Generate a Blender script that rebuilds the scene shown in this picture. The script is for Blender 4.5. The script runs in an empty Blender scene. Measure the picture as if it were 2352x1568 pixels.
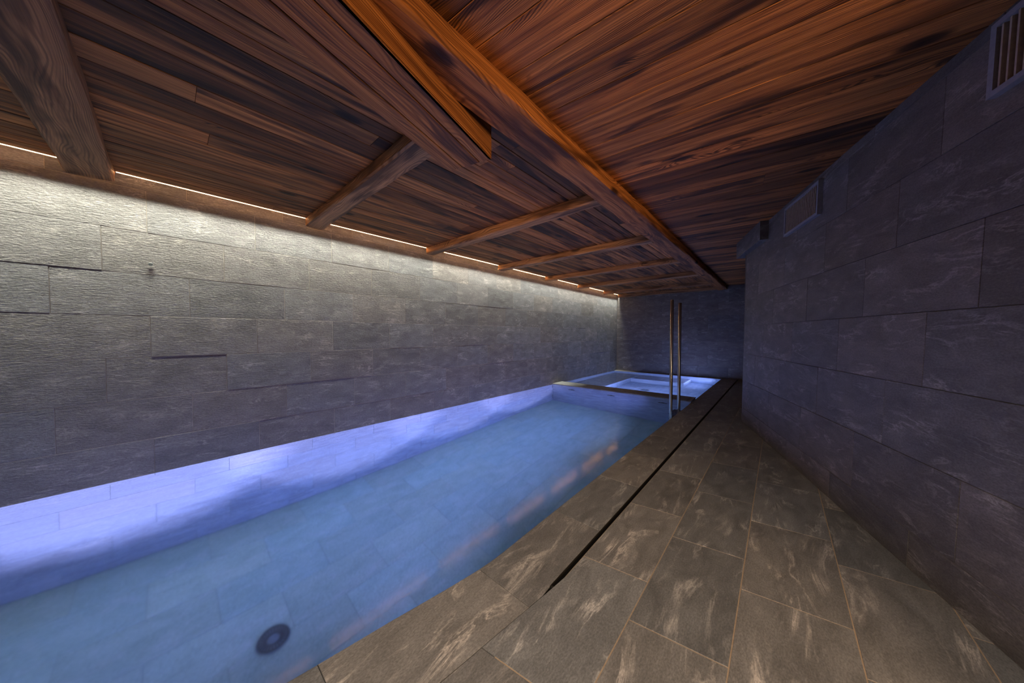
import bpy, bmesh, math, random
from mathutils import Vector, Matrix
random.seed(7)
C = bpy.context.scene
COL = C.collection

# ------------------------------------------------------------------ dimensions
XL = -3.87            # left wall plane
YB = 9.45             # back wall plane
ZC = 2.38             # underside of ceiling planks
YN = -2.4             # near end of the pool
YR = -3.4             # wall behind the camera
XS = -0.753           # overflow slot
ZF = -1.55            # pool floor
WATER = -0.004

def interp(pts, y):
    if y <= pts[0][0]:
        (a, b), (c, d) = pts[0], pts[1]
    elif y >= pts[-1][0]:
        return pts[-1][1]
    else:
        for i in range(len(pts) - 1):
            if pts[i][0] <= y <= pts[i + 1][0]:
                (a, b), (c, d) = pts[i], pts[i + 1]
                break
    return b + (d - b) * (y - a) / (c - a)

EDGE = [(-.3, -1.29), (.36, -1.18), (.57, -1.148), (.8, -1.108), (.975, -1.082), (1.1, -1.072), (1.3, -1.075), (3, -1.082), (10, -1.085)]
def edge_x(y): return interp(EDGE, y)
SL = [(-.3, -.93), (.57, -.82), (.86, -.785), (1.05, -.76), (1.15, XS), (10, XS)]
def slot_x(y): return interp(SL, y)
# right wall: bottom and top lines, slightly battered
def rw(s, z, n=0.0):
    y = 5.0 - s / 1.0546
    xb = -.338 - .3235 * (y - 4.96)
    xt = -.065 - .335 * (y - 4.216)
    x = xb + (xt - xb) * z / ZC
    nx, ny = -.9483, -.3175
    return Vector((x + nx * n, y + ny * n, z))

# ------------------------------------------------------------------ helpers
def tag(o, label=None, cat=None, group=None, kind=None):
    if label: o['label'] = label
    if cat: o['category'] = cat
    if group: o['group'] = group
    if kind: o['kind'] = kind
    return o

def empty(name, loc, label, cat, group=None):
    o = bpy.data.objects.new(name, None)
    COL.objects.link(o)
    o.location = loc
    o.empty_display_size = .1
    return tag(o, label, cat, group)

class MB:
    """collects polygons in world space with uv (metres) and a random colour per piece"""
    def __init__(self):
        self.v = []; self.f = []; self.uv = []; self.c = []; self.m = []
    def poly(self, pts, uvs=None, col=(.5, .5, .5), mat=0):
        b = len(self.v)
        self.v += [tuple(p) for p in pts]
        self.f.append(list(range(b, b + len(pts))))
        self.uv.append(uvs or [(p[0], p[1]) for p in pts])
        self.c.append(col); self.m.append(mat)
    def build(self, name, mats, parent=None, loc=None, weld=True, smooth=False):
        if not isinstance(mats, (list, tuple)): mats = [mats]
        me = bpy.data.meshes.new(name)
        off = Vector(loc) if loc is not None else (parent.matrix_basis.translation.copy() if parent and parent.parent is None else Vector((0, 0, 0)))
        if parent is not None and loc is None:
            off = Vector((0, 0, 0)); p = parent
            while p: off += p.location; p = p.parent
        me.from_pydata([tuple(Vector(v) - off) for v in self.v], [], self.f)
        me.uv_layers.new(name='uv')
        me.color_attributes.new('tint', 'FLOAT_COLOR', 'CORNER')
        ul = me.uv_layers['uv']; ca = me.color_attributes['tint']
        k = 0
        for i, p in enumerate(me.polygons):
            p.material_index = self.m[i]
            p.use_smooth = smooth
            for j in range(len(self.f[i])):
                ul.data[k].uv = self.uv[i][j]
                ca.data[k].color = (*self.c[i], 1)
                k += 1
        if weld:
            bm = bmesh.new(); bm.from_mesh(me)
            bmesh.ops.remove_doubles(bm, verts=bm.verts, dist=1e-5)
            bm.to_mesh(me); bm.free()
        for m in mats: me.materials.append(m)
        o = bpy.data.objects.new(name, me)
        COL.objects.link(o)
        if parent is not None: o.parent = parent
        elif loc is not None: o.location = loc
        return o

def rc(): return (random.random(), random.random(), random.random())

def box(mb, x0, x1, y0, y1, z0, z1, along='y', col=None, mat=0, ch=0.0):
    """axis aligned box (chamfered when ch>0) with uvs running along an axis"""
    c = col or rc()
    oct_ = Matrix.Identity(3)
    obox(mb, Vector(((x0 + x1) / 2, (y0 + y1) / 2, (z0 + z1) / 2)), Vector((1, 0, 0)), Vector((0, 1, 0)), Vector((0, 0, 1)),
         (x1 - x0) / 2, (y1 - y0) / 2, (z1 - z0) / 2, along, c, mat, ch)

def obox(mb, c0, X, Y, Z, hx, hy, hz, along='y', col=None, mat=0, ch=0.0, wob=0.0, n=1):
    """oriented box; section chamfered, swept along 'x' or 'y' in n steps with a hand hewn wobble"""
    col = col or rc()
    if along == 'x': L, S, hl, hs = X, Y, hx, hy
    elif along == 'z': L, S, Z, hl, hs, hz = Z, X, Y, hz, hx, hy
    else: L, S, hl, hs = Y, X, hy, hx
    if ch > 0:
        sec = [(-hs + ch, -hz), (hs - ch, -hz), (hs, -hz + ch), (hs, hz - ch), (hs - ch, hz), (-hs + ch, hz), (-hs, hz - ch), (-hs, -hz + ch)]
    else:
        sec = [(-hs, -hz), (hs, -hz), (hs, hz), (-hs, hz)]
    uo = random.uniform(0, 30); vo = random.uniform(0, 30)
    rings = []
    rnd = random.Random(int(uo * 1000))
    ph = [rnd.uniform(0, 6.28) for _ in range(8)]
    for k in range(n + 1):
        t = -hl + 2 * hl * k / n
        ring = []
        for j, (a, b) in enumerate(sec):
            w = 0
            if wob:
                w = wob * (math.sin(t * 3.1 + ph[j % 8]) + .6 * math.sin(t * 9.7 + ph[(j + 3) % 8]) + .4 * rnd.uniform(-1, 1))
            ring.append((c0 + L * t + S * (a + w * (1 if a > 0 else -1)) + Z * (b + (w * (1 if b > 0 else -1) if b < 0 else 0)), t))
        rings.append(ring)
    m = len(sec)
    per = [0]
    for j in range(m):
        a, b = sec[j], sec[(j + 1) % m]
        per.append(per[-1] + math.hypot(a[0] - b[0], a[1] - b[1]))
    for k in range(n):
        for j in range(m):
            j2 = (j + 1) % m
            q = [rings[k][j], rings[k][j2], rings[k + 1][j2], rings[k + 1][j]]
            uv = [(q[0][1] + uo, per[j] + vo), (q[1][1] + uo, per[j + 1] + vo), (q[2][1] + uo, per[j + 1] + vo), (q[3][1] + uo, per[j] + vo)]
            mb.poly([x[0] for x in q], uv, col, mat)
    for ring, rev in ((rings[0], True), (rings[-1], False)):
        pts = [x[0] for x in ring]
        uv = [(a + 50 + uo, b + vo) for a, b in sec]
        if not rev: pts, uv = pts[::-1], uv[::-1]
        mb.poly(pts, uv, col, mat)

def slab(mb, fn, poly, thick, inset=.0012, ch=.0015, col=None, swap=False, mat=0):
    """one tile: poly in (a,b) surface coordinates, fn(a,b,n) -> point"""
    col = col or rc()
    cx = sum(p[0] for p in poly) / len(poly); cy = sum(p[1] for p in poly) / len(poly)
    def shr(p, d):
        return (p[0] + (d if p[0] < cx else -d), p[1] + (d if p[1] < cy else -d))
    uo, vo = col[0] * 40, col[1] * 40
    def uvf(p): return ((p[1] + uo, p[0] + vo) if swap else (p[0] + uo, p[1] + vo))
    o0 = [shr(p, inset) for p in poly]; o1 = [shr(p, inset + ch) for p in poly]
    base = [fn(p[0], p[1], -.006) for p in o0]
    mid = [fn(p[0], p[1], thick - ch) for p in o0]
    top = [fn(p[0], p[1], thick) for p in o1]
    mb.poly(top, [uvf(p) for p in o1], col, mat)
    n = len(poly)
    for i in range(n):
        j = (i + 1) % n
        mb.poly([mid[i], mid[j], top[j], top[i]], [uvf(o0[i]), uvf(o0[j]), uvf(o1[j]), uvf(o1[i])], col, mat)
        mb.poly([base[i], base[j], mid[j], mid[i]], [uvf(o0[i]), uvf(o0[j]), uvf(o0[j]), uvf(o0[i])], col, mat)

def tiled(mb, fn, a0, a1, b0, b1, rows, off, pitch, shift, lip=0.0, ref_row=0, tmin=.03, swap=False):
    """rows: list of b joints; vertical joints at off+shift*r (mod pitch)"""
    for r in range(len(rows) - 1):
        lo, hi = max(rows[r], b0), min(rows[r + 1], b1)
        if hi - lo < .01: continue
        k0 = math.floor((a0 - off - shift * (r - ref_row)) / pitch)
        x = off + shift * (r - ref_row) + k0 * pitch
        while x < a1:
            l, h = max(x, a0), min(x + pitch, a1)
            if h - l > tmin:
                slab(mb, fn, [(l, lo), (h, lo), (h, hi), (l, hi)], random.uniform(0, lip), swap=swap)
            x += pitch

def cyl(mb, c0, axis, r, l, n=24, col=(.5, .5, .5), mat=0, taper=1.0, cap=True):
    axis = Vector(axis).normalized()
    a = axis.orthogonal().normalized(); b = axis.cross(a)
    c0 = Vector(c0)
    def ring(o, rr): return [c0 + axis * o + (a * math.cos(6.28318 * i / n) + b * math.sin(6.28318 * i / n)) * rr for i in range(n)]
    e = min(.003, r * .15)
    R = [ring(0, (r - e)), ring(e, r), ring(l - e, r * taper), ring(l, (r - e) * taper)]
    for q in range(3):
        for i in range(n):
            j = (i + 1) % n
            mb.poly([R[q][i], R[q][j], R[q + 1][j], R[q + 1][i]], None, col, mat)
    if cap:
        mb.poly(R[0][::-1], None, col, mat); mb.poly(R[3], None, col, mat)

# ------------------------------------------------------------------ materials
class NT:
    def __init__(self, name):
        self.m = bpy.data.materials.new(name); self.m.use_nodes = True
        self.t = self.m.node_tree; self.t.nodes.clear()
        self.out = self.t.nodes.new('ShaderNodeOutputMaterial')
    def n(self, typ, **kw):
        nd = self.t.nodes.new(typ)
        for k, v in kw.items():
            if k.startswith('i_'):
                key = k[2:].replace('_', ' ')
                nd.inputs[int(key) if key.isdigit() else key].default_value = v
            else: setattr(nd, k, v)
        return nd
    def l(self, a, b): self.t.links.new(a, b)
    def math(self, op, a, b=None, clamp=False):
        nd = self.n('ShaderNodeMath', operation=op, use_clamp=clamp)
        for i, x in enumerate((a, b)):
            if x is None: continue
            if hasattr(x, 'links'): self.l(x, nd.inputs[i])
            else: nd.inputs[i].default_value = x
        return nd.outputs[0]
    def mix(self, fac, a, b, mode='MIX'):
        nd = self.n('ShaderNodeMix', data_type='RGBA', blend_type=mode)
        for s, x in ((nd.inputs[0], fac), (nd.inputs[6], a), (nd.inputs[7], b)):
            if hasattr(x, 'links'): self.l(x, s)
            elif isinstance(x, (int, float)): s.default_value = x
            else: s.default_value = (*x, 1)
        return nd.outputs[2]
    def ramp(self, fac, stops):
        nd = self.n('ShaderNodeValToRGB')
        e = nd.color_ramp.elements
        while len(e) < len(stops): e.new(.5)
        for i, (p, c) in enumerate(stops):
            e[i].position = p; e[i].color = (c, c, c, 1) if isinstance(c, (int, float)) else (*c, 1)
        self.l(fac, nd.inputs[0]); return nd.outputs[0]
    def coords(self, su, sv, w=1.0):
        uv = self.n('ShaderNodeUVMap', uv_map='uv')
        mp = self.n('ShaderNodeMapping'); mp.inputs['Scale'].default_value = (su, sv, w)
        self.l(uv.outputs[0], mp.inputs[0]); return mp.outputs[0]
    def noise(self, vec, scale=1, detail=4, rough=.55, dist=0):
        nd = self.n('ShaderNodeTexNoise'); nd.inputs['Scale'].default_value = scale
        nd.inputs['Detail'].default_value = detail; nd.inputs['Roughness'].default_value = rough; nd.inputs['Distortion'].default_value = dist
        self.l(vec, nd.inputs['Vector']); return nd.outputs['Fac']

def stone(name, base, vein, tint=(1, 1, 1), bump=.5, rough=.62, spec=.35, streak=1.0, blotch=1.0, vein_amt=.6, grain=110, bdist=.004, vs=1.0, tv=.30):
    t = NT(name)
    ca = t.n('ShaderNodeVertexColor', layer_name='tint')
    sep = t.n('ShaderNodeSeparateColor'); t.l(ca.outputs[0], sep.inputs[0])
    big = t.noise(t.coords(4.5, 10), 1, 4, .62, .6)
    grn = t.noise(t.coords(grain * .55, grain), 1, 2, .7)
    col = t.mix(t.ramp(big, [(.3, 0), (.7, 1)]), tuple(b * (1 - .28 * blotch) for b in base), tuple(b * (1 + .28 * blotch) for b in base))
    # flowing pale veins, thin ridges of a warped noise, running along the tile
    w = t.noise(t.coords(1.5 * vs, 5.5 * vs), 1, 5, .62, 1.6)
    ridge = t.math('ABSOLUTE', t.math('SUBTRACT', w, .5))
    v = t.ramp(ridge, [(0, 1), (.012, .55), (.045, 0)])
    mask = t.ramp(t.noise(t.coords(3.6, 8), 1, 2, .6), [(.47, 0), (.68, 1)])
    fine = t.noise(t.coords(9, 46 * vs), 1, 4, .7, .8)
    fs = t.ramp(fine, [(.56, 0), (.74, 1)])
    vm = t.math('MULTIPLY', t.math('MULTIPLY', v, mask), vein_amt * 1.3, True)
    col = t.mix(vm, col, vein)
    col = t.mix(t.math('MULTIPLY', t.math('MULTIPLY', fs, .55 * streak), t.ramp(mask, [(0, .25), (1, 1)])), col, vein)
    # fine speckle
    col = t.mix(.55, col, t.ramp(grn, [(.3, .35), (.7, .95)]), 'OVERLAY')
    # per tile tone
    tone = t.math('ADD', t.math('MULTIPLY', sep.outputs[0], tv), 1 - tv / 2)
    hue = t.mix(sep.outputs[1], (1.05, .99, .94), (.94, 1.0, 1.07))
    tn = t.n('ShaderNodeCombineColor')
    for i in range(3): t.l(tone, tn.inputs[i])
    col = t.mix(1.0, col, tn.outputs[0], 'MULTIPLY')
    col = t.mix(.7, col, hue, 'MULTIPLY')
    b = t.n('ShaderNodeBsdfPrincipled')
    t.l(col, b.inputs['Base Color'])
    b.inputs['Roughness'].default_value = rough
    b.inputs['Specular IOR Level'].default_value = spec
    h = t.noise(t.coords(34, 88), 1, 4, .72)
    bp = t.n('ShaderNodeBump'); bp.inputs['Strength'].default_value = bump; bp.inputs['Distance'].default_value = bdist
    t.l(h, bp.inputs['Height']); t.l(bp.outputs[0], b.inputs['Normal'])
    t.l(b.outputs[0], t.out.inputs[0])
    return t.m

def wood(name, light, dark, mid, knots=1.0, bump=.5, tintamt=.6, ring=1.0, contrast=1.0, slowamt=.42):
    t = NT(name)
    ca = t.n('ShaderNodeVertexColor', layer_name='tint')
    sep = t.n('ShaderNodeSeparateColor'); t.l(ca.outputs[0], sep.inputs[0])
    # knots in stretched cells
    vo = t.n('ShaderNodeTexVoronoi'); vo.inputs['Scale'].default_value = 1.0
    kc = t.coords(2.0, 5.2); t.l(kc, vo.inputs['Vector'])
    kd = vo.outputs['Distance']
    kn = t.ramp(kd, [(0, 1), (.12, .85), (.20, 0)])
    ksel = t.n('ShaderNodeSeparateColor'); t.l(vo.outputs['Color'], ksel.inputs[0])
    kpick = t.math('GREATER_THAN', ksel.outputs[0], .42)
    knot = t.math('MULTIPLY', t.math('MULTIPLY', kn, kpick), knots, True)
    warp = t.math('MULTIPLY', t.ramp(kd, [(0, 1), (.2, .45), (.5, 0)]), t.math('MULTIPLY', kpick, .045))
    # growth rings: bands across the board, bent by slow noise and by knots
    uv = t.n('ShaderNodeUVMap', uv_map='uv')
    sp = t.n('ShaderNodeSeparateXYZ'); t.l(uv.outputs[0], sp.inputs[0])
    slow = t.noise(t.coords(.75, 3.2), 1, 2, .5, .3)
    mid_n = t.noise(t.coords(3.0, 12), 1, 1, .5)
    v = t.math('ADD', sp.outputs[1], t.math('MULTIPLY', slow, slowamt))
    v = t.math('ADD', v, t.math('MULTIPLY', mid_n, .02))
    v = t.math('ADD', v, warp)
    s = t.math('SINE', t.math('MULTIPLY', v, 1000 * ring))
    s2 = t.math('SINE', t.math('MULTIPLY', v, 97))
    rings = t.math('ADD', t.math('MULTIPLY', s, .5), .5)
    rings = t.math('MULTIPLY', rings, t.math('ADD', t.math('MULTIPLY', s2, .25), .75))
    fib = t.noise(t.coords(2.2, 150), 1, 3, .7)
    strk = t.noise(t.coords(1.1, 30), 1, 3, .6)
    base = t.mix(t.ramp(strk, [(.32, 0), (.62, 1)]), mid, light)
    base = t.mix(t.math('MULTIPLY', t.ramp(rings, [(.25, 0), (.9, 1)]), .72 * contrast), base, dark)
    base = t.mix(t.math('MULTIPLY', t.ramp(fib, [(.5, 0), (.72, 1)]), .5), base, dark)
    dk = t.ramp(t.noise(t.coords(.9, 7), 1, 3, .6, .4), [(.50, 0), (.62, 1)])
    base = t.mix(t.math('MULTIPLY', dk, .8), base, dark)
    base = t.mix(knot, base, tuple(c * .35 for c in dark))
    tone = t.math('ADD', t.math('MULTIPLY', sep.outputs[0], tintamt * 1.5), 1 - tintamt * .75)
    tn = t.n('ShaderNodeCombineColor')
    for i in range(3): t.l(tone, tn.inputs[i])
    base = t.mix(1.0, base, tn.outputs[0], 'MULTIPLY')
    base = t.mix(.6, base, t.mix(sep.outputs[1], (1.08, .95, .86), (.95, 1.02, 1.1)), 'MULTIPLY')
    b = t.n('ShaderNodeBsdfPrincipled')
    t.l(base, b.inputs['Base Color'])
    b.inputs['Roughness'].default_value = .62
    b.inputs['Specular IOR Level'].default_value = .3
    h = t.noise(t.coords(4, 170), 1, 2, .6)
    bp = t.n('ShaderNodeBump'); bp.inputs['Strength'].default_value = bump; bp.inputs['Distance'].default_value = .003
    t.l(h, bp.inputs['Height']); t.l(bp.outputs[0], b.inputs['Normal'])
    t.l(b.outputs[0], t.out.inputs[0])
    return t.m

def plain(name, col, rough=.6, metal=0, spec=.4, noise=.12, scale=60):
    t = NT(name)
    tc = t.n('ShaderNodeTexCoord')
    nz = t.noise(tc.outputs['Object'], scale, 3, .6)
    c = t.mix(t.ramp(nz, [(.3, 0), (.7, 1)]), tuple(x * (1 - noise) for x in col), tuple(x * (1 + noise) for x in col))
    b = t.n('ShaderNodeBsdfPrincipled'); t.l(c, b.inputs['Base Color'])
    b.inputs['Roughness'].default_value = rough; b.inputs['Metallic'].default_value = metal
    b.inputs['Specular IOR Level'].default_value = spec
    t.l(b.outputs[0], t.out.inputs[0]); return t.m

def emit(name, col, strength):
    t = NT(name)
    e = t.n('ShaderNodeEmission'); e.inputs[0].default_value = (*col, 1); e.inputs[1].default_value = strength
    t.l(e.outputs[0], t.out.inputs[0]); return t.m

M = {}
M['wall_stone'] = stone('slate_wall_tile', (.096, .096, .100), (.34, .33, .32), bump=1.0, rough=.55, spec=.4, streak=1.0, bdist=.006, vs=1.7, vein_amt=.45)
M['wall_stone_r'] = stone('slate_wall_tile_smooth', (.104, .096, .092), (.33, .31, .30), bump=.35, rough=.5, spec=.4, streak=1.0, vein_amt=.55, grain=160, vs=1.4)
M['floor_stone'] = stone('slate_floor_tile', (.150, .155, .160), (.44, .43, .42), bump=.35, rough=.40, spec=.5, streak=.8, vein_amt=.8, grain=170)
M['pool_stone'] = stone('pool_tile', (.36, .52, .46), (.50, .64, .60), bump=.15, rough=.6, streak=.5, blotch=.5, tv=.14)
M['pool_wall'] = stone('pool_wall_tile', (.29, .33, .40), (.52, .56, .62), bump=.2, rough=.6, streak=.9, blotch=.8, tv=.14)
M['grout_d'] = plain('grout_dark', (.10, .095, .09), .85)
M['grout_f'] = plain('grout_floor', (.38, .30, .22), .85)
M['grout_r'] = plain('grout_wall', (.26, .23, .20), .85)
M['grout_p'] = plain('grout_pool', (.2, .24, .25), .85)
M['plank'] = wood('aged_plank', (.56, .215, .055), (.010, .004, .0025), (.19, .063, .018), slowamt=.24, tintamt=.8, contrast=1.1, bump=.8)
M['beam'] = wood('hewn_beam', (.58, .29, .12), (.045, .02, .010), (.28, .13, .055), knots=.9, bump=.7, tintamt=.25, ring=.5, contrast=.8)
M['beam_c'] = wood('central_beam', (.58, .225, .058), (.035, .010, .004), (.22, .076, .020), knots=1, bump=.6, tintamt=.2, ring=.5, contrast=.85)
M['steel'] = plain('brushed_steel', (.58, .57, .54), .22, 1.0, .5, .05, 300)
M['dark_metal'] = plain('dark_slot', (.012, .011, .010), .7)
M['vent_frame'] = plain('vent_frame_paint', (.24, .25, .29), .5)
M['vent_slat'] = plain('vent_slat_paint', (.40, .33, .26), .45)
M['vent_in'] = plain('vent_shadow', (.015, .015, .016), .8)
M['plastic'] = plain('pool_fitting', (.07, .085, .095), .5)
M['drain'] = plain('drain_grating', (.20, .26, .30), .5)
M['tread'] = plain('dark_tread', (.02, .022, .028), .6)
M['plaster'] = plain('rear_plaster', (.10, .09, .08), .8)
M['led'] = emit('led_glow', (1.0, .50, .22), 26.0)
M['lens'] = emit('lamp_lens', (.35, .45, 1.0), 3.0)

# water: clear refracting body with a little absorption
t = NT('pool_water')
tc = t.n('ShaderNodeTexCoord')
mp = t.n('ShaderNodeMapping'); mp.inputs['Scale'].default_value = (1.3, .7, 1)
t.l(tc.outputs['Object'], mp.inputs[0])
nz = t.noise(mp.outputs[0], 1.6, 2, .5)
bp = t.n('ShaderNodeBump'); bp.inputs['Strength'].default_value = .12; bp.inputs['Distance'].default_value = .03
t.l(nz, bp.inputs['Height'])
g = t.n('ShaderNodeBsdfPrincipled')
g.inputs['Base Color'].default_value = (1, 1, 1, 1)
g.inputs['Transmission Weight'].default_value = 1
g.inputs['IOR'].default_value = 1.333
g.inputs['Roughness'].default_value = .10
t.l(bp.outputs[0], g.inputs['Normal'])
t.l(g.outputs[0], t.out.inputs[0])
va = t.n('ShaderNodeVolumeAbsorption'); va.inputs['Color'].default_value = (.40, .88, .97, 1); va.inputs['Density'].default_value = .11
t.l(va.outputs[0], t.out.inputs['Volume'])
M['water'] = t.m

# ------------------------------------------------------------------ walls
# left wall with lippage between the split-face tiles; continues below the water
rows_l = [-.05 + .337 * k for k in range(-6, 9)]
mb = MB()
fl = lambda a, b, n: Vector((XL + n, a, b))
tiled(mb, fl, YR, YB, -.006, 2.45, rows_l, -.10, .6785, .2255, lip=.0014, ref_row=6)
box(mb, XL - .15, XL - .0008, YR - .1, YB + .15, -.006, 2.6, mat=1)
wl = tag(mb.build('wall_left', [M['wall_stone'], M['grout_r']]), kind='structure')

mb = MB()
fb = lambda a, b, n: Vector((a, YB - n, b))
tiled(mb, fb, XL, 2.0, .0, 2.45, rows_l, XL + .2, .6785, .2255, lip=.001, ref_row=6)
box(mb, XL, 2.1, YB + .002, YB + .15, .0, 2.6, mat=1)
tag(mb.build('wall_back', [M['wall_stone_r'], M['grout_d']]), kind='structure')

mb = MB()
rows_r = [.185 + .357 * k for k in range(-1, 8)]
fr = lambda a, b, n: rw(a, b, n)
tiled(mb, fr, 0.0, 4.15, 0.0, 2.42, rows_r, 2.06, .693, .236, lip=.0012)
# body of the wall (prism) and its return into the recess
q = [(0.0, -.0008), (4.15, -.0008), (4.15, -.25), (0.0, -.25)]
for (a, b) in ((0, 1), (1, 2), (2, 3), (3, 0)):
    p0, p1 = q[a], q[b]
    mb.poly([rw(p0[0], -.02, p0[1]), rw(p1[0], -.02, p1[1]), rw(p1[0], 2.6, p1[1]), rw(p0[0], 2.6, p0[1])], None, rc(), 1)
frt = lambda a, b, n: Vector((a, 5.0 + n, b))
c0 = rw(0, 0).x
tiled(mb, frt, c0 + .01, 2.0, 0.0, 2.42, rows_r, c0 + .3, .693, .236, lip=.001)
mb.poly([(c0 + .01, 4.995, -.02), (2.0, 4.995, -.02), (2.0, 4.995, 2.6), (c0 + .01, 4.995, 2.6)], None, rc(), 1)
tag(mb.build('wall_right', [M['wall_stone_r'], M['grout_r']]), kind='structure')

# parts of the room outside the picture: rear wall, side wall past the opening, side of the recess
mb = MB(); box(mb, XL - .1, 4.2, YR - .15, YR, ZF, 2.6)
tag(mb.build('wall_rear', M['plaster']), kind='structure')
mb = MB(); box(mb, 4.0, 4.15, YR, 1.2, -.1, 2.6)
tag(mb.build('wall_side', M['plaster']), kind='structure')
mb = MB(); box(mb, 1.3, 4.1, 1.15, 1.3, -.1, 2.6)
tag(mb.build('wall_front', M['plaster']), kind='structure')
mb = MB(); box(mb, 2.0, 2.15, 5.0, YB + .1, -.1, 2.6)
tag(mb.build('wall_recess', M['plaster']), kind='structure')

# ------------------------------------------------------------------ floor
mb = MB()
ffl = lambda a, b, n: Vector((a, b, n))
def col_tiles(mb, lf, rf, off, pitch, skew, y0, y1, lip=.0008, fn=ffl, gap=None):
    k = math.floor((y0 - off) / pitch)
    while off + k * pitch < y1:
        a, b = off + k * pitch, off + (k + 1) * pitch
        k += 1
        a, b = max(a, y0), min(b, y1)
        if b - a < .03: continue
        ns = 4
        lp = []; rp = []
        for i in range(ns + 1):
            y = a + (b - a) * i / ns
            lp.append((lf(y), y)); yr = y + skew * (rf(y) - lf(y)) if (a > y0 and b < y1) else y
            rp.append((rf(yr), yr))
        slab(mb, fn, lp[::-1] + rp if False else rp[::-1][::-1] + lp[::-1], random.uniform(0, lip) + .0, inset=.0022, ch=.0008, swap=True)
SLOT0 = 1.14
cols = [(-.74, -.435, 1.40, .662), (-.435, -.11, 1.204, .668), (-.11, .24, 1.686, .668), (.24, .57, 1.52, .668)]
x = .57; o_ = 1.33
while x < 4.0:
    cols.append((x, x + .335, o_, .668)); x += .335; o_ -= .19
for i, (a, b, off, pit) in enumerate(cols):
    if i == 0:
        lf = lambda y: (slot_x(y) if y < SLOT0 else -.741)
    else:
        lf = lambda y, a=a: a
    rf = lambda y, b=b: b
    ymax = YB
    col_tiles(mb, lf, rf, off, pit, .15, YR, ymax)
# floor in front of the pool's near end
x = -1.4 - .335
while x > XL - .3:
    a = x; col_tiles(mb, lambda y, a=a: max(a, XL), lambda y, a=a: a + .335, -.3 + x * .57, .668, 0, YR, YN)
    x -= .335
box(mb, -.741, 4.2, YR - .1, YB + .1, -.12, -.001, mat=1)
box(mb, XL, -.8, YR - .1, YN - .02, -.12, -.003, mat=1)
tag(mb.build('floor', [M['floor_stone'], M['grout_f']]), kind='structure')

# ------------------------------------------------------------------ swimming pool
PY1 = 5.80; PY2 = 6.19      # partition between pool and hot tub
pool = empty('swimming_pool', (-2.45, 1.7, ZF), 'long rectangular stone tiled swimming pool lit blue from below, along the left wall', 'swimming pool')
mb = MB()
fpf = lambda a, b, n: Vector((a, b, ZF + n))
rws = [XL + .34 * k for k in range(0, 10)]
tiled(mb, lambda a, b, n: Vector((b, a, ZF + n)), YN, PY1, XL, -.95, rws, .2, .68, .34, lip=.001)
mb.poly([(XL, YN, ZF - .002), (-.9, YN, ZF - .002), (-.9, PY1, ZF - .002), (XL, PY1, ZF - .002)], None, rc(), 1)
mb.build('basin_floor', [M['pool_stone'], M['grout_p']], pool)
def basin_left(y0, y1, zf, parent):
    mb = MB()
    tiled(mb, lambda a, b, n: Vector((XL + n, a, b)), y0, y1, zf, -.008, rows_l, -.10, .6785, .2255, lip=.001, ref_row=6)
    box(mb, XL - .12, XL - .002, y0, y1, zf, -.008, mat=1)
    mb.build('side_wall', [M['pool_wall'], M['grout_p']], parent)
basin_left(YN, PY1, ZF, pool)
def basin_side(y0, y1, zf, parent, name='side_wall'):
    mb = MB()
    n = 1 if y0 > 3 else 24
    ys = [y0 + (y1 - y0) * i / n for i in range(n + 1)]
    for i in range(n):
        a, b = ys[i], ys[i + 1]
        for zt, zb in ((-.008, -.35), (-.353, -.69), (-.693, -1.03), (-1.033, -1.37), (-1.373, -1.6)):
            zb = max(zb, zf)
            if zt <= zf: continue
            mb.poly([(edge_x(a), a, zb), (edge_x(b), b, zb), (edge_x(b), b, zt), (edge_x(a), a, zt)],
                    [(a, zb), (b, zb), (b, zt), (a, zt)], (.5, .5, .5), 0)
    mb.poly([(-.80, y0, zf), (-.80, y1, zf), (-.80, y1, -.008), (-.80, y0, -.008)], None, rc(), 1)
    for i in range(n):
        a, b = ys[i], ys[i + 1]
        mb.poly([(edge_x(a), a, -.008), (-.80, a, -.008), (-.80, b, -.008), (edge_x(b), b, -.008)], None, (.5, .5, .5), 1)
    return mb.build(name, [M['pool_stone'], M['grout_p']], parent)
basin_side(YN, PY1, ZF, pool)
mb = MB(); box(mb, XL, -.8, YN - .15, YN, ZF, -.01)
mb.build('end_wall', [M['pool_stone']], pool)
# dividing wall with a tiled ledge just above the water
mb = MB()
box(mb, XL, -1.09, PY1, PY2, ZF, .004, mat=0)
mb.build('dividing_wall', [M['pool_wall']], pool)
mb = MB()
xx = XL
while xx < -1.1:
    x2 = min(xx + .68, -1.085)
    slab(mb, lambda a, b, n: Vector((a, b, .022 + n)), [(xx, PY1 - .01), (x2, PY1 - .01), (x2, PY2 + .01), (xx, PY2 + .01)], 0.0, ch=.003)
    mb.poly([(xx, PY1 - .01, .004), (x2, PY1 - .01, .004), (x2, PY1 - .01, .02), (xx, PY1 - .01, .02)], [(xx, 0), (x2, 0), (x2, .02), (xx, .02)], rc())
    mb.poly([(xx, PY2 + .01, .004), (x2, PY2 + .01, .004), (x2, PY2 + .01, .02), (xx, PY2 + .01, .02)], [(xx, 0), (x2, 0), (x2, .02), (xx, .02)], rc())
    xx = x2
mb.build('ledge', [M['floor_stone']], pool)
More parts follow.
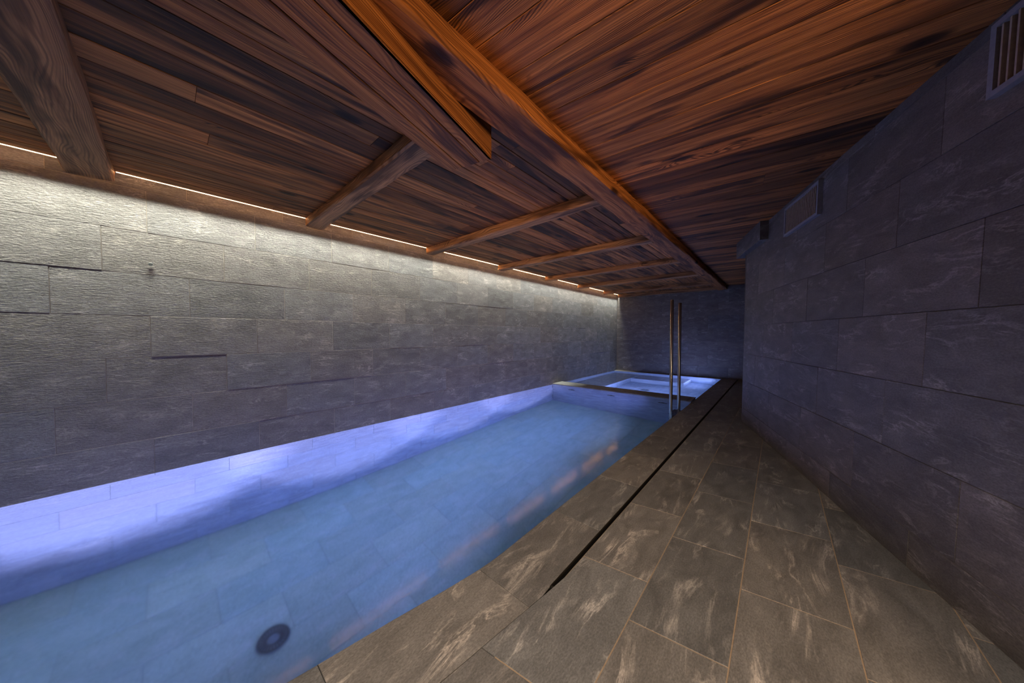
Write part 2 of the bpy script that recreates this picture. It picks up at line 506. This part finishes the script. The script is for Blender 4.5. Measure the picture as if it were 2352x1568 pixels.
# coping
mb = MB()
def coping_right(y): return (slot_x(y) if y < SLOT0 else -.765)
def col_cop(mb, y0, y1):
    off, pitch = .983 - .662, .662
    k = math.floor((y0 - off) / pitch)
    while off + k * pitch < y1:
        a, b = max(off + k * pitch, y0), min(off + (k + 1) * pitch, y1); k += 1
        if b - a < .03: continue
        cuts = [a] + [c for c in (SLOT0,) if a < c < b] + [b]
        col = rc()
        pts_r = []; pts_l = []
        for i in range(9):
            y = a + (b - a) * i / 8
            pts_l.append((edge_x(y), y)); pts_r.append((coping_right(y), y))
        slab(mb, ffl, pts_r + pts_l[::-1], 0.0, inset=.0015, ch=.0012, swap=True, col=col)
        # bullnose skirt down into the water
        for i in range(8):
            (xa, ya), (xb, yb) = pts_l[i], pts_l[i + 1]
            mb.poly([(xa + .0015, ya, -.02), (xb + .0015, yb, -.02), (xb + .0015, yb, -.001), (xa + .0015, ya, -.001)], [(ya, 0), (yb, 0), (yb, .02), (ya, .02)], col)
col_cop(mb, YN, YB - .002)
box(mb, -.80, -.772, YN, YB, -.12, -.003, mat=1)
box(mb, -1.0, -.80, YN, YB, -.0068, -.003, mat=1)
mb.build('coping', [M['floor_stone'], M['grout_d']], pool)
# overflow channel
mb = MB()
box(mb, -.772, -.738, SLOT0, YB, -.09, -.05)
box(mb, -.7755, -.7655, SLOT0, YB, -.09, -.0012)
box(mb, -.7405, -.7375, SLOT0, YB, -.09, -.0012)
box(mb, -.772, -.738, SLOT0 - .012, SLOT0, -.09, -.001)
mb.build('overflow_channel', M['dark_metal'], pool)

def grating(parent, c, r, name='floor_drain'):
    mb = MB(); c = Vector(c)
    cyl(mb, c, (0, 0, 1), r, .012, 40)
    o = mb.build(name, M['drain'], parent, smooth=False)
    mb = MB()
    for ring_r, w in ((r * .93, .010), (r * .45, .006)):
        n = 40
        for i in range(n):
            a, b = 6.28318 * i / n, 6.28318 * (i + 1) / n
            for (r0, z0, r1, z1) in ((ring_r, .018, ring_r - w, .018), (ring_r + .003, .010, ring_r, .018), (ring_r - w, .018, ring_r - w - .003, .010)):
                mb.poly([c + Vector((r0 * math.cos(a), r0 * math.sin(a), z0)), c + Vector((r0 * math.cos(b), r0 * math.sin(b), z0)),
                         c + Vector((r1 * math.cos(b), r1 * math.sin(b), z1)), c + Vector((r1 * math.cos(a), r1 * math.sin(a), z1))])
    for i in range(24):
        a = 6.28318 * i / 24
        d = Vector((math.cos(a), math.sin(a), 0)); s = Vector((-d.y, d.x, 0))
        obox(mb, c + d * r * .69 + Vector((0, 0, .014)), d, s, Vector((0, 0, 1)), r * .24, r * .035, .004, 'x', (.5, .5, .5))
    mb.build('grating', M['plastic'], o)
    return o
grating(pool, (-2.51, .425, ZF), .092)
for x in (-3.37, -2.48, -1.53):
    mb = MB()
    cyl(mb, (x, PY1, -.33), (0, -1, 0), .045, .012, 24)
    for k in (-1, 0, 1):
        cyl(mb, (x + k * .055, PY1, -.33 + (.03 if k == 0 else 0)), (0, -1, 0), .02, .03, 12)
    mb.build('jet_nozzle', M['plastic'], pool)

# lamps set in the coping-side wall
lampY = [-.4, 1.35, 3.0, 4.65]
for y in lampY:
    x = edge_x(y)
    mb = MB(); cyl(mb, (x, y, -.33), (-1, 0, 0), .085, .012, 28)
    f = mb.build('underwater_lamp', M['steel'], pool)
    mb = MB(); cyl(mb, (x - .012, y, -.33), (-1, 0, 0), .065, .006, 28)
    mb.build('lens', M['lens'], f)
# water body
def water(name, y0, y1, zf, label, parts=20):
    bm = bmesh.new()
    n = parts
    L = []; R = []
    for i in range(n + 1):
        y = y0 + (y1 - y0) * i / n
        L.append((bm.verts.new((XL - .001, y, WATER)), bm.verts.new((XL - .001, y, zf - .001))))
        R.append((bm.verts.new((edge_x(y) + .002, y, WATER)), bm.verts.new((edge_x(y) + .002, y, zf - .001))))
    for i in range(n):
        bm.faces.new((L[i][0], R[i][0], R[i + 1][0], L[i + 1][0]))
        bm.faces.new((L[i][1], L[i + 1][1], R[i + 1][1], R[i][1]))
        bm.faces.new((L[i][0], L[i + 1][0], L[i + 1][1], L[i][1]))
        bm.faces.new((R[i][0], R[i][1], R[i + 1][1], R[i + 1][0]))
    bm.faces.new((L[0][0], L[0][1], R[0][1], R[0][0]))
    bm.faces.new((L[n][0], R[n][0], R[n][1], L[n][1]))
    bmesh.ops.recalc_face_normals(bm, faces=bm.faces)
    me = bpy.data.meshes.new(name); bm.to_mesh(me); bm.free()
    me.materials.append(M['water'])
    o = bpy.data.objects.new(name, me); COL.objects.link(o)
    return tag(o, label, 'water', kind='stuff')
water('pool_water', YN - .001, PY1 + .001, ZF, 'still glowing blue water filling the long swimming pool', 60)

# ------------------------------------------------------------------ hot tub behind the dividing wall
TZ = -1.0; TY = 9.28
tub = empty('hot_tub', (-2.45, 7.7, TZ), 'square tiled hot tub glowing pale blue beyond the dividing ledge at the far end', 'hot tub')
mb = MB()
tiled(mb, lambda a, b, n: Vector((b, a, TZ + n)), PY2, TY, XL, -1.0, rws, .2, .68, .34, lip=.001)
mb.poly([(XL, PY2, TZ - .002), (-1, PY2, TZ - .002), (-1, TY, TZ - .002), (XL, TY, TZ - .002)], None, rc(), 1)
mb.build('basin_floor', [M['pool_wall'], M['grout_p']], tub)
basin_side(PY2, YB - .01, TZ, tub)
basin_left(PY2, TY, TZ, tub)
mb = MB(); box(mb, XL, -1.085, TY, YB - .002, TZ, .0, mat=0)
mb.build('end_wall', [M['pool_wall']], tub)
mb = MB()
xx = XL
while xx < -1.1:
    x2 = min(xx + .68, -1.085)
    slab(mb, lambda a, b, n: Vector((a, b, .004 + n)), [(xx, TY - .01), (x2, TY - .01), (x2, YB), (xx, YB)], 0.0)
    xx = x2
mb.build('ledge', [M['floor_stone']], tub)
mb = MB(); box(mb, XL, -3.05, PY2, TY, TZ, -.42, ch=.01)
mb.build('bench', [M['pool_wall']], tub)
mb = MB(); box(mb, -3.05, -1.75, 8.45, TY, TZ, -.45, ch=.01)
mb.build('bench', [M['pool_wall']], tub)
grating(tub, (-2.38, 7.5, TZ), .10)
water('hot_tub_water', PY2 - .001, TY + .001, TZ, 'bright pale blue water in the hot tub at the far end', 12)

# ------------------------------------------------------------------ pool ladder
lad = empty('pool_ladder', (-1.15, 5.0, -.9), 'tall polished steel pool ladder with two straight rails at the pool edge', 'ladder')
for (x, y, top) in ((-1.163, 4.822, 1.648), (-1.14, 5.19, 1.63)):
    mb = MB(); cyl(mb, (x, y, -1.1), (0, 0, 1), .0225, 1.1 + top, 24, cap=True)
    mb.build('rail', M['steel'], lad, smooth=True)
for z in (-.06, -.33, -.60, -.87):
    mb = MB(); box(mb, -1.20, -1.095, 4.846, 5.166, z - .03, z, along='y', ch=.006)
    mb.build('tread', M['tread'], lad)

# ------------------------------------------------------------------ ceiling
mb = MB()
# planks over the pool run lengthwise
BX0, BX1 = -3.790, -1.19
x = BX0
PW = .118
while x < BX1 - .01:
    w = random.choice((.10, .12, .14, .16))
    x2 = min(x + w, BX1 + .05)
    y = YR - random.uniform(0, 1.5)
    while y < YB:
        L = random.uniform(1.8, 3.8); y2 = min(y + L, YB + .05)
        box(mb, x + .002, x2 - .002, y + .001, y2 - .001, ZC + random.uniform(0, .0025), ZC + .03, 'y', ch=.002)
        y = y2
    x = x2
# planks over the walkway run crosswise, a little askew
ang = math.atan(.10)
X = Vector((math.cos(ang), math.sin(ang), 0)); Y = Vector((-math.sin(ang), math.cos(ang), 0)); Z = Vector((0, 0, 1))
y = YR - .6
while y < YB + .3:
    w = random.choice((.12, .15, .17, .2))
    xx = -1.15 - random.uniform(0, 1.0)
    while xx < 4.3:
        L = random.uniform(2.0, 4.0); a0 = max(xx, -1.15); a1 = min(xx + L, 4.3)
        if a1 - a0 > .05:
            cxm = (a0 + a1) / 2
            o = Vector((-1.0, y + w / 2, ZC + .016 + random.uniform(0, .002))) + X * (cxm + 1.0)
            obox(mb, o, X, Y, Z, (a1 - a0) / 2 - .001, w / 2 - .002, .015, 'x', ch=.002)
        xx += L
    y += w
box(mb, XL - .1, 4.3, YR - .1, YB + .3, ZC + .035, ZC + .1)
ceil = tag(mb.build('ceiling', M['plank'], weld=False), kind='structure')

# ------------------------------------------------------------------ beams
def beam(label, c, L, S, hl, hs, z0, z1, mat, ch=.012, wob=.004, n=40, group=None):
    c = Vector(c); r = empty('ceiling_beam', (c.x, c.y, z1), label, 'beam', group)
    mb = MB()
    obox(mb, Vector((c.x, c.y, (z0 + z1) / 2)), Vector(L), Vector(S), Vector((0, 0, 1)), hl, hs, (z1 - z0) / 2, 'x', ch=ch, wob=wob, n=n)
    o = mb.build('ceiling_beam', mat, smooth=False)
    bpy.data.objects.remove(r)
    return tag(o, label, 'beam', group)
beam('long hewn timber beam running down the middle of the ceiling to the back wall', (-1.098, (YR + YB) / 2, 0), (0, 1, 0), (1, 0, 0), (YB - YR) / 2, .10, 2.285, ZC + .01, M['beam_c'], n=160, wob=.0025)
crossY = [(-.475, -.25), (.985, 1.145), (2.455, 2.59), (3.93, 4.06), (5.385, 5.51), (6.80, 6.93), (8.30, 8.42), (9.33, 9.44)]
labs = ['wide weathered grey brown cross beam nearest the camera, upper left corner',
        'short cross beam from the left wall to the boxed beam with an orange lit side',
        'third cross beam from the camera, meeting the long middle beam',
        'fourth cross beam from the camera over the pool',
        'fifth cross beam from the camera over the pool',
        'sixth cross beam from the camera over the pool',
        'thin far cross beam, last one standing clear of the back wall',
        'thin cross beam tight against the back wall']
for (y0, y1), lab in zip(crossY, labs):
    x1 = -1.20
    if lab.startswith('short'): x1 = -1.50
    beam(lab, ((-3.802 + x1) / 2, (y0 + y1) / 2, 0), (1, 0, 0), (0, 1, 0), (x1 + 3.802) / 2, (y1 - y0) / 2, 2.297, ZC + .01, M['beam'], wob=.003)
# boxed beam, parallel with the right-hand wall, ending in mid air
d = Vector((-.277, .961, 0)).normalized(); s = Vector((d.y, -d.x, 0))
e = Vector((-1.431, 1.2315, 0))
mb = MB()
def bb(o, w, z0, z1, ch=.003):
    c = e - d * 2.2 + s * o
    obox(mb, Vector((c.x, c.y, (z0 + z1) / 2)), d, s, Vector((0, 0, 1)), 2.2, w / 2, (z1 - z0) / 2, 'x', ch=ch)
bb(0, .296, 2.190, ZC + .012)            # core
bb(-.103, .094, 2.180, 2.192)            # boards of the underside
bb(.008, .120, 2.180, 2.192)
bb(.112, .080, 2.180, 2.192)
bb(.1435, .017, 2.180, ZC + .011)        # side facing
o = mb.build('ceiling_beam', M['beam_c'], weld=False)
tag(o, 'thick boarded beam hanging lowest, cut off square above the pool beside the long beam', 'beam')

# ------------------------------------------------------------------ LED strips in the slot along the left wall
mb = MB()
box(mb, XL + .001, BX0 + .001, YR, YB, ZC + .035, ZC + .05)
tag(mb.build('trim_1', M['plank']), kind='structure')
LEDW = 8.6
prev = YR
n_ = ['left of the first cross beam', 'between wide near beam and short cross beam', 'between short cross beam and third beam',
      'between third and fourth cross beams', 'between fourth and fifth cross beams', 'between fifth and sixth cross beams',
      'between sixth and thin far beam', 'in the last bay against the back wall']
for i, (y0, y1) in enumerate(crossY):
    a, b = prev + .005, y0 - .005
    mb = MB(); box(mb, BX0 - .009, BX0 - .001, a, b, ZC - .001, ZC + .006)
    tag(mb.build('led_strip', M['led']), 'warm LED strip atop the left wall, ' + n_[i], 'light strip', 'LED strips along the left wall')
    prev = y1
LW0 = YR
for LW1 in (.3, 3.2, 6.3, YB - .003):
    # the strips' downlight, running unbroken behind the beam ends
    ld = bpy.data.lights.new('led_wash', 'AREA'); ld.shape = 'RECTANGLE'
    ld.size = .010; ld.size_y = (LW1 - LW0)
    ld.energy = LEDW * (LW1 - LW0); ld.color = (.98, .95, .77); ld.spread = math.radians(42)
    lo = bpy.data.objects.new('led_wash', ld); COL.objects.link(lo)
    lo.location = (BX0 - .019, (LW1 + LW0) / 2, ZC - .012)
    lo.rotation_euler = (0, math.radians(4), 0)
    LW0 = LW1

# ------------------------------------------------------------------ vents on the right wall
def vent(s0, s1, z0, z1, label, ns):
    base = rw((s0 + s1) / 2, z0, 0)
    r = empty('wall_vent', base, label, 'vent', 'air vents high on the right wall')
    w = .022
    def bar(mb, a0, a1, b0, b1, n0, n1):
        P = [rw(a, b, n) for n in (n0, n1) for (a, b) in ((a0, b0), (a1, b0), (a1, b1), (a0, b1))]
        for f in ((0, 1, 2, 3), (7, 6, 5, 4), (0, 4, 5, 1), (1, 5, 6, 2), (2, 6, 7, 3), (3, 7, 4, 0)):
            mb.poly([P[i] for i in f])
    mb = MB()
    for (a0, a1, b0, b1) in ((s0, s1, z0, z0 + w), (s0, s1, z1 - w, z1), (s0, s0 + w, z0 + w, z1 - w), (s1 - w, s1, z0 + w, z1 - w)):
        bar(mb, a0, a1, b0, b1, .0, .028)
    mb.build('frame', M['vent_frame'], r)
    mb = MB(); bar(mb, s0 + w, s1 - w, z0 + w, z1 - w, -.001, .004)
    mb.build('backing', M['vent_in'], r)
    st = (s1 - s0 - 2 * w) / ns
    for k in range(ns):
        a = s0 + w + st * (k + .5)
        mb = MB()
        bar(mb, a - .0035, a + .0035, z0 + w, z1 - w, .005, .022)
        mb.build('slat', M['vent_slat'], r)
    return r
vent(1.19, 1.78, 2.066, 2.328, 'slatted air vent high on the right wall beside the ceiling, the one fully in view', 23)
vent(3.01, 3.60, 2.066, 2.345, 'slatted air vent cut off by the top right corner of the picture', 20)

# soffit block where the wall ends
mb = MB()
A = Vector((-.17, 4.287, 0)); B = Vector((-.449, 5.146, 0)); dd = (B - A).normalized(); nn = Vector((dd.y, -dd.x, 0))
hl = (B - A).length / 2; c = (A + B) / 2 + nn * .17
obox(mb, Vector((c.x, c.y, (2.178 + 2.4) / 2)), dd, nn, Vector((0, 0, 1)), hl, .17, (2.4 - 2.178) / 2, 'x', ch=.002)
tag(mb.build('trim_2', M['wall_stone_r']), kind='structure')

# thin disc standing in for a small dark stain on the left wall
mb = MB(); cyl(mb, (XL + .004, -.09, 1.721), (1, 0, 0), .013, .006, 16)
tag(mb.build('wall_stain', M['plastic']), 'small round dark stain on the upper part of the left stone wall', 'stain')

# ------------------------------------------------------------------ lights
def area(name, loc, target, size, size_y, energy, color, spread=180):
    ld = bpy.data.lights.new(name, 'AREA'); ld.shape = 'RECTANGLE'; ld.size = size; ld.size_y = size_y
    ld.energy = energy; ld.color = color; ld.spread = math.radians(spread)
    o = bpy.data.objects.new(name, ld); COL.objects.link(o); o.location = loc
    o.rotation_euler = (Vector(target) - Vector(loc)).to_track_quat('-Z', 'Y').to_euler()
    return o
for y in lampY:
    area('pool_lamp', (edge_x(y) - .03, y, -.33), (XL, y + .15, -.30), .12, .12, 26 if y > 0 else 13, (.29, .33, 1.0), 120)
area('tub_lamp', (-2.2, PY2 + .03, -.3), (-2.6, TY, -.25), .12, .12, 62, (.36, .43, 1.0), 160)
area('tub_lamp', (-1.12, 8.9, -.3), (-3.4, 8.9, -.3), .12, .12, 26, (.36, .43, 1.0), 160)
for y in lampY:
    area('pool_lamp_core', (edge_x(y) - .03, y, -.30), (XL, y + .12, -.16), .10, .10, 30, (.62, .52, 1.0), 50)
# added fill spot behind the camera, brightens the walkway floor, no fixture there
sd = bpy.data.lights.new('floor_fill', 'SPOT'); sd.energy = 245; sd.color = (1.0, .80, .62); sd.spot_size = math.radians(78); sd.spot_blend = .9; sd.shadow_soft_size = .05
so = bpy.data.objects.new('floor_fill', sd); COL.objects.link(so); so.location = (.1, -.7, 2.33)
so.rotation_euler = (Vector((-.45, 1.15, 0)) - so.location).to_track_quat('-Z', 'Y').to_euler()
area('rear_fill', (.8, YR + .1, 1.5), (-.2, 3, 1.2), 1.6, 1.2, 2.5, (1.0, .82, .62), 180)  # added dim warm fill to offset the blue cast, no source here
# warm light from the lit room through the opening past the end of the right wall
area('hall_lamp', (2.35, -.9, 1.45), (-.9, 2.2, 1.5), .9, 1.3, 36, (1.0, .62, .32), 88)

w = bpy.data.worlds.new('world'); C.world = w; w.use_nodes = True
w.node_tree.nodes['Background'].inputs[0].default_value = (.02, .02, .03, 1)
w.node_tree.nodes['Background'].inputs[1].default_value = .2

# ------------------------------------------------------------------ camera
cd = bpy.data.cameras.new('camera'); cam = bpy.data.objects.new('camera', cd); COL.objects.link(cam)
cd.sensor_width = 36; cd.lens = 694.0 / 2352 * 36; cd.clip_start = .01
cam.location = (0, 0, 1.15)
cam.rotation_euler = (math.radians(90 - 1.403), 0, math.radians(41.407))
C.camera = cam
C.view_settings.view_transform = 'Standard'; C.view_settings.look = 'None'
C.view_settings.exposure = 0; C.view_settings.gamma = 1; C.view_settings.use_curve_mapping = False
cy = C.cycles
cy.adaptive_threshold = .04
cy.max_bounces = 8; cy.diffuse_bounces = 3; cy.glossy_bounces = 3; cy.transmission_bounces = 6
cy.caustics_refractive = True; cy.caustics_reflective = False
cy.sample_clamp_indirect = 3.0; cy.use_denoising = True
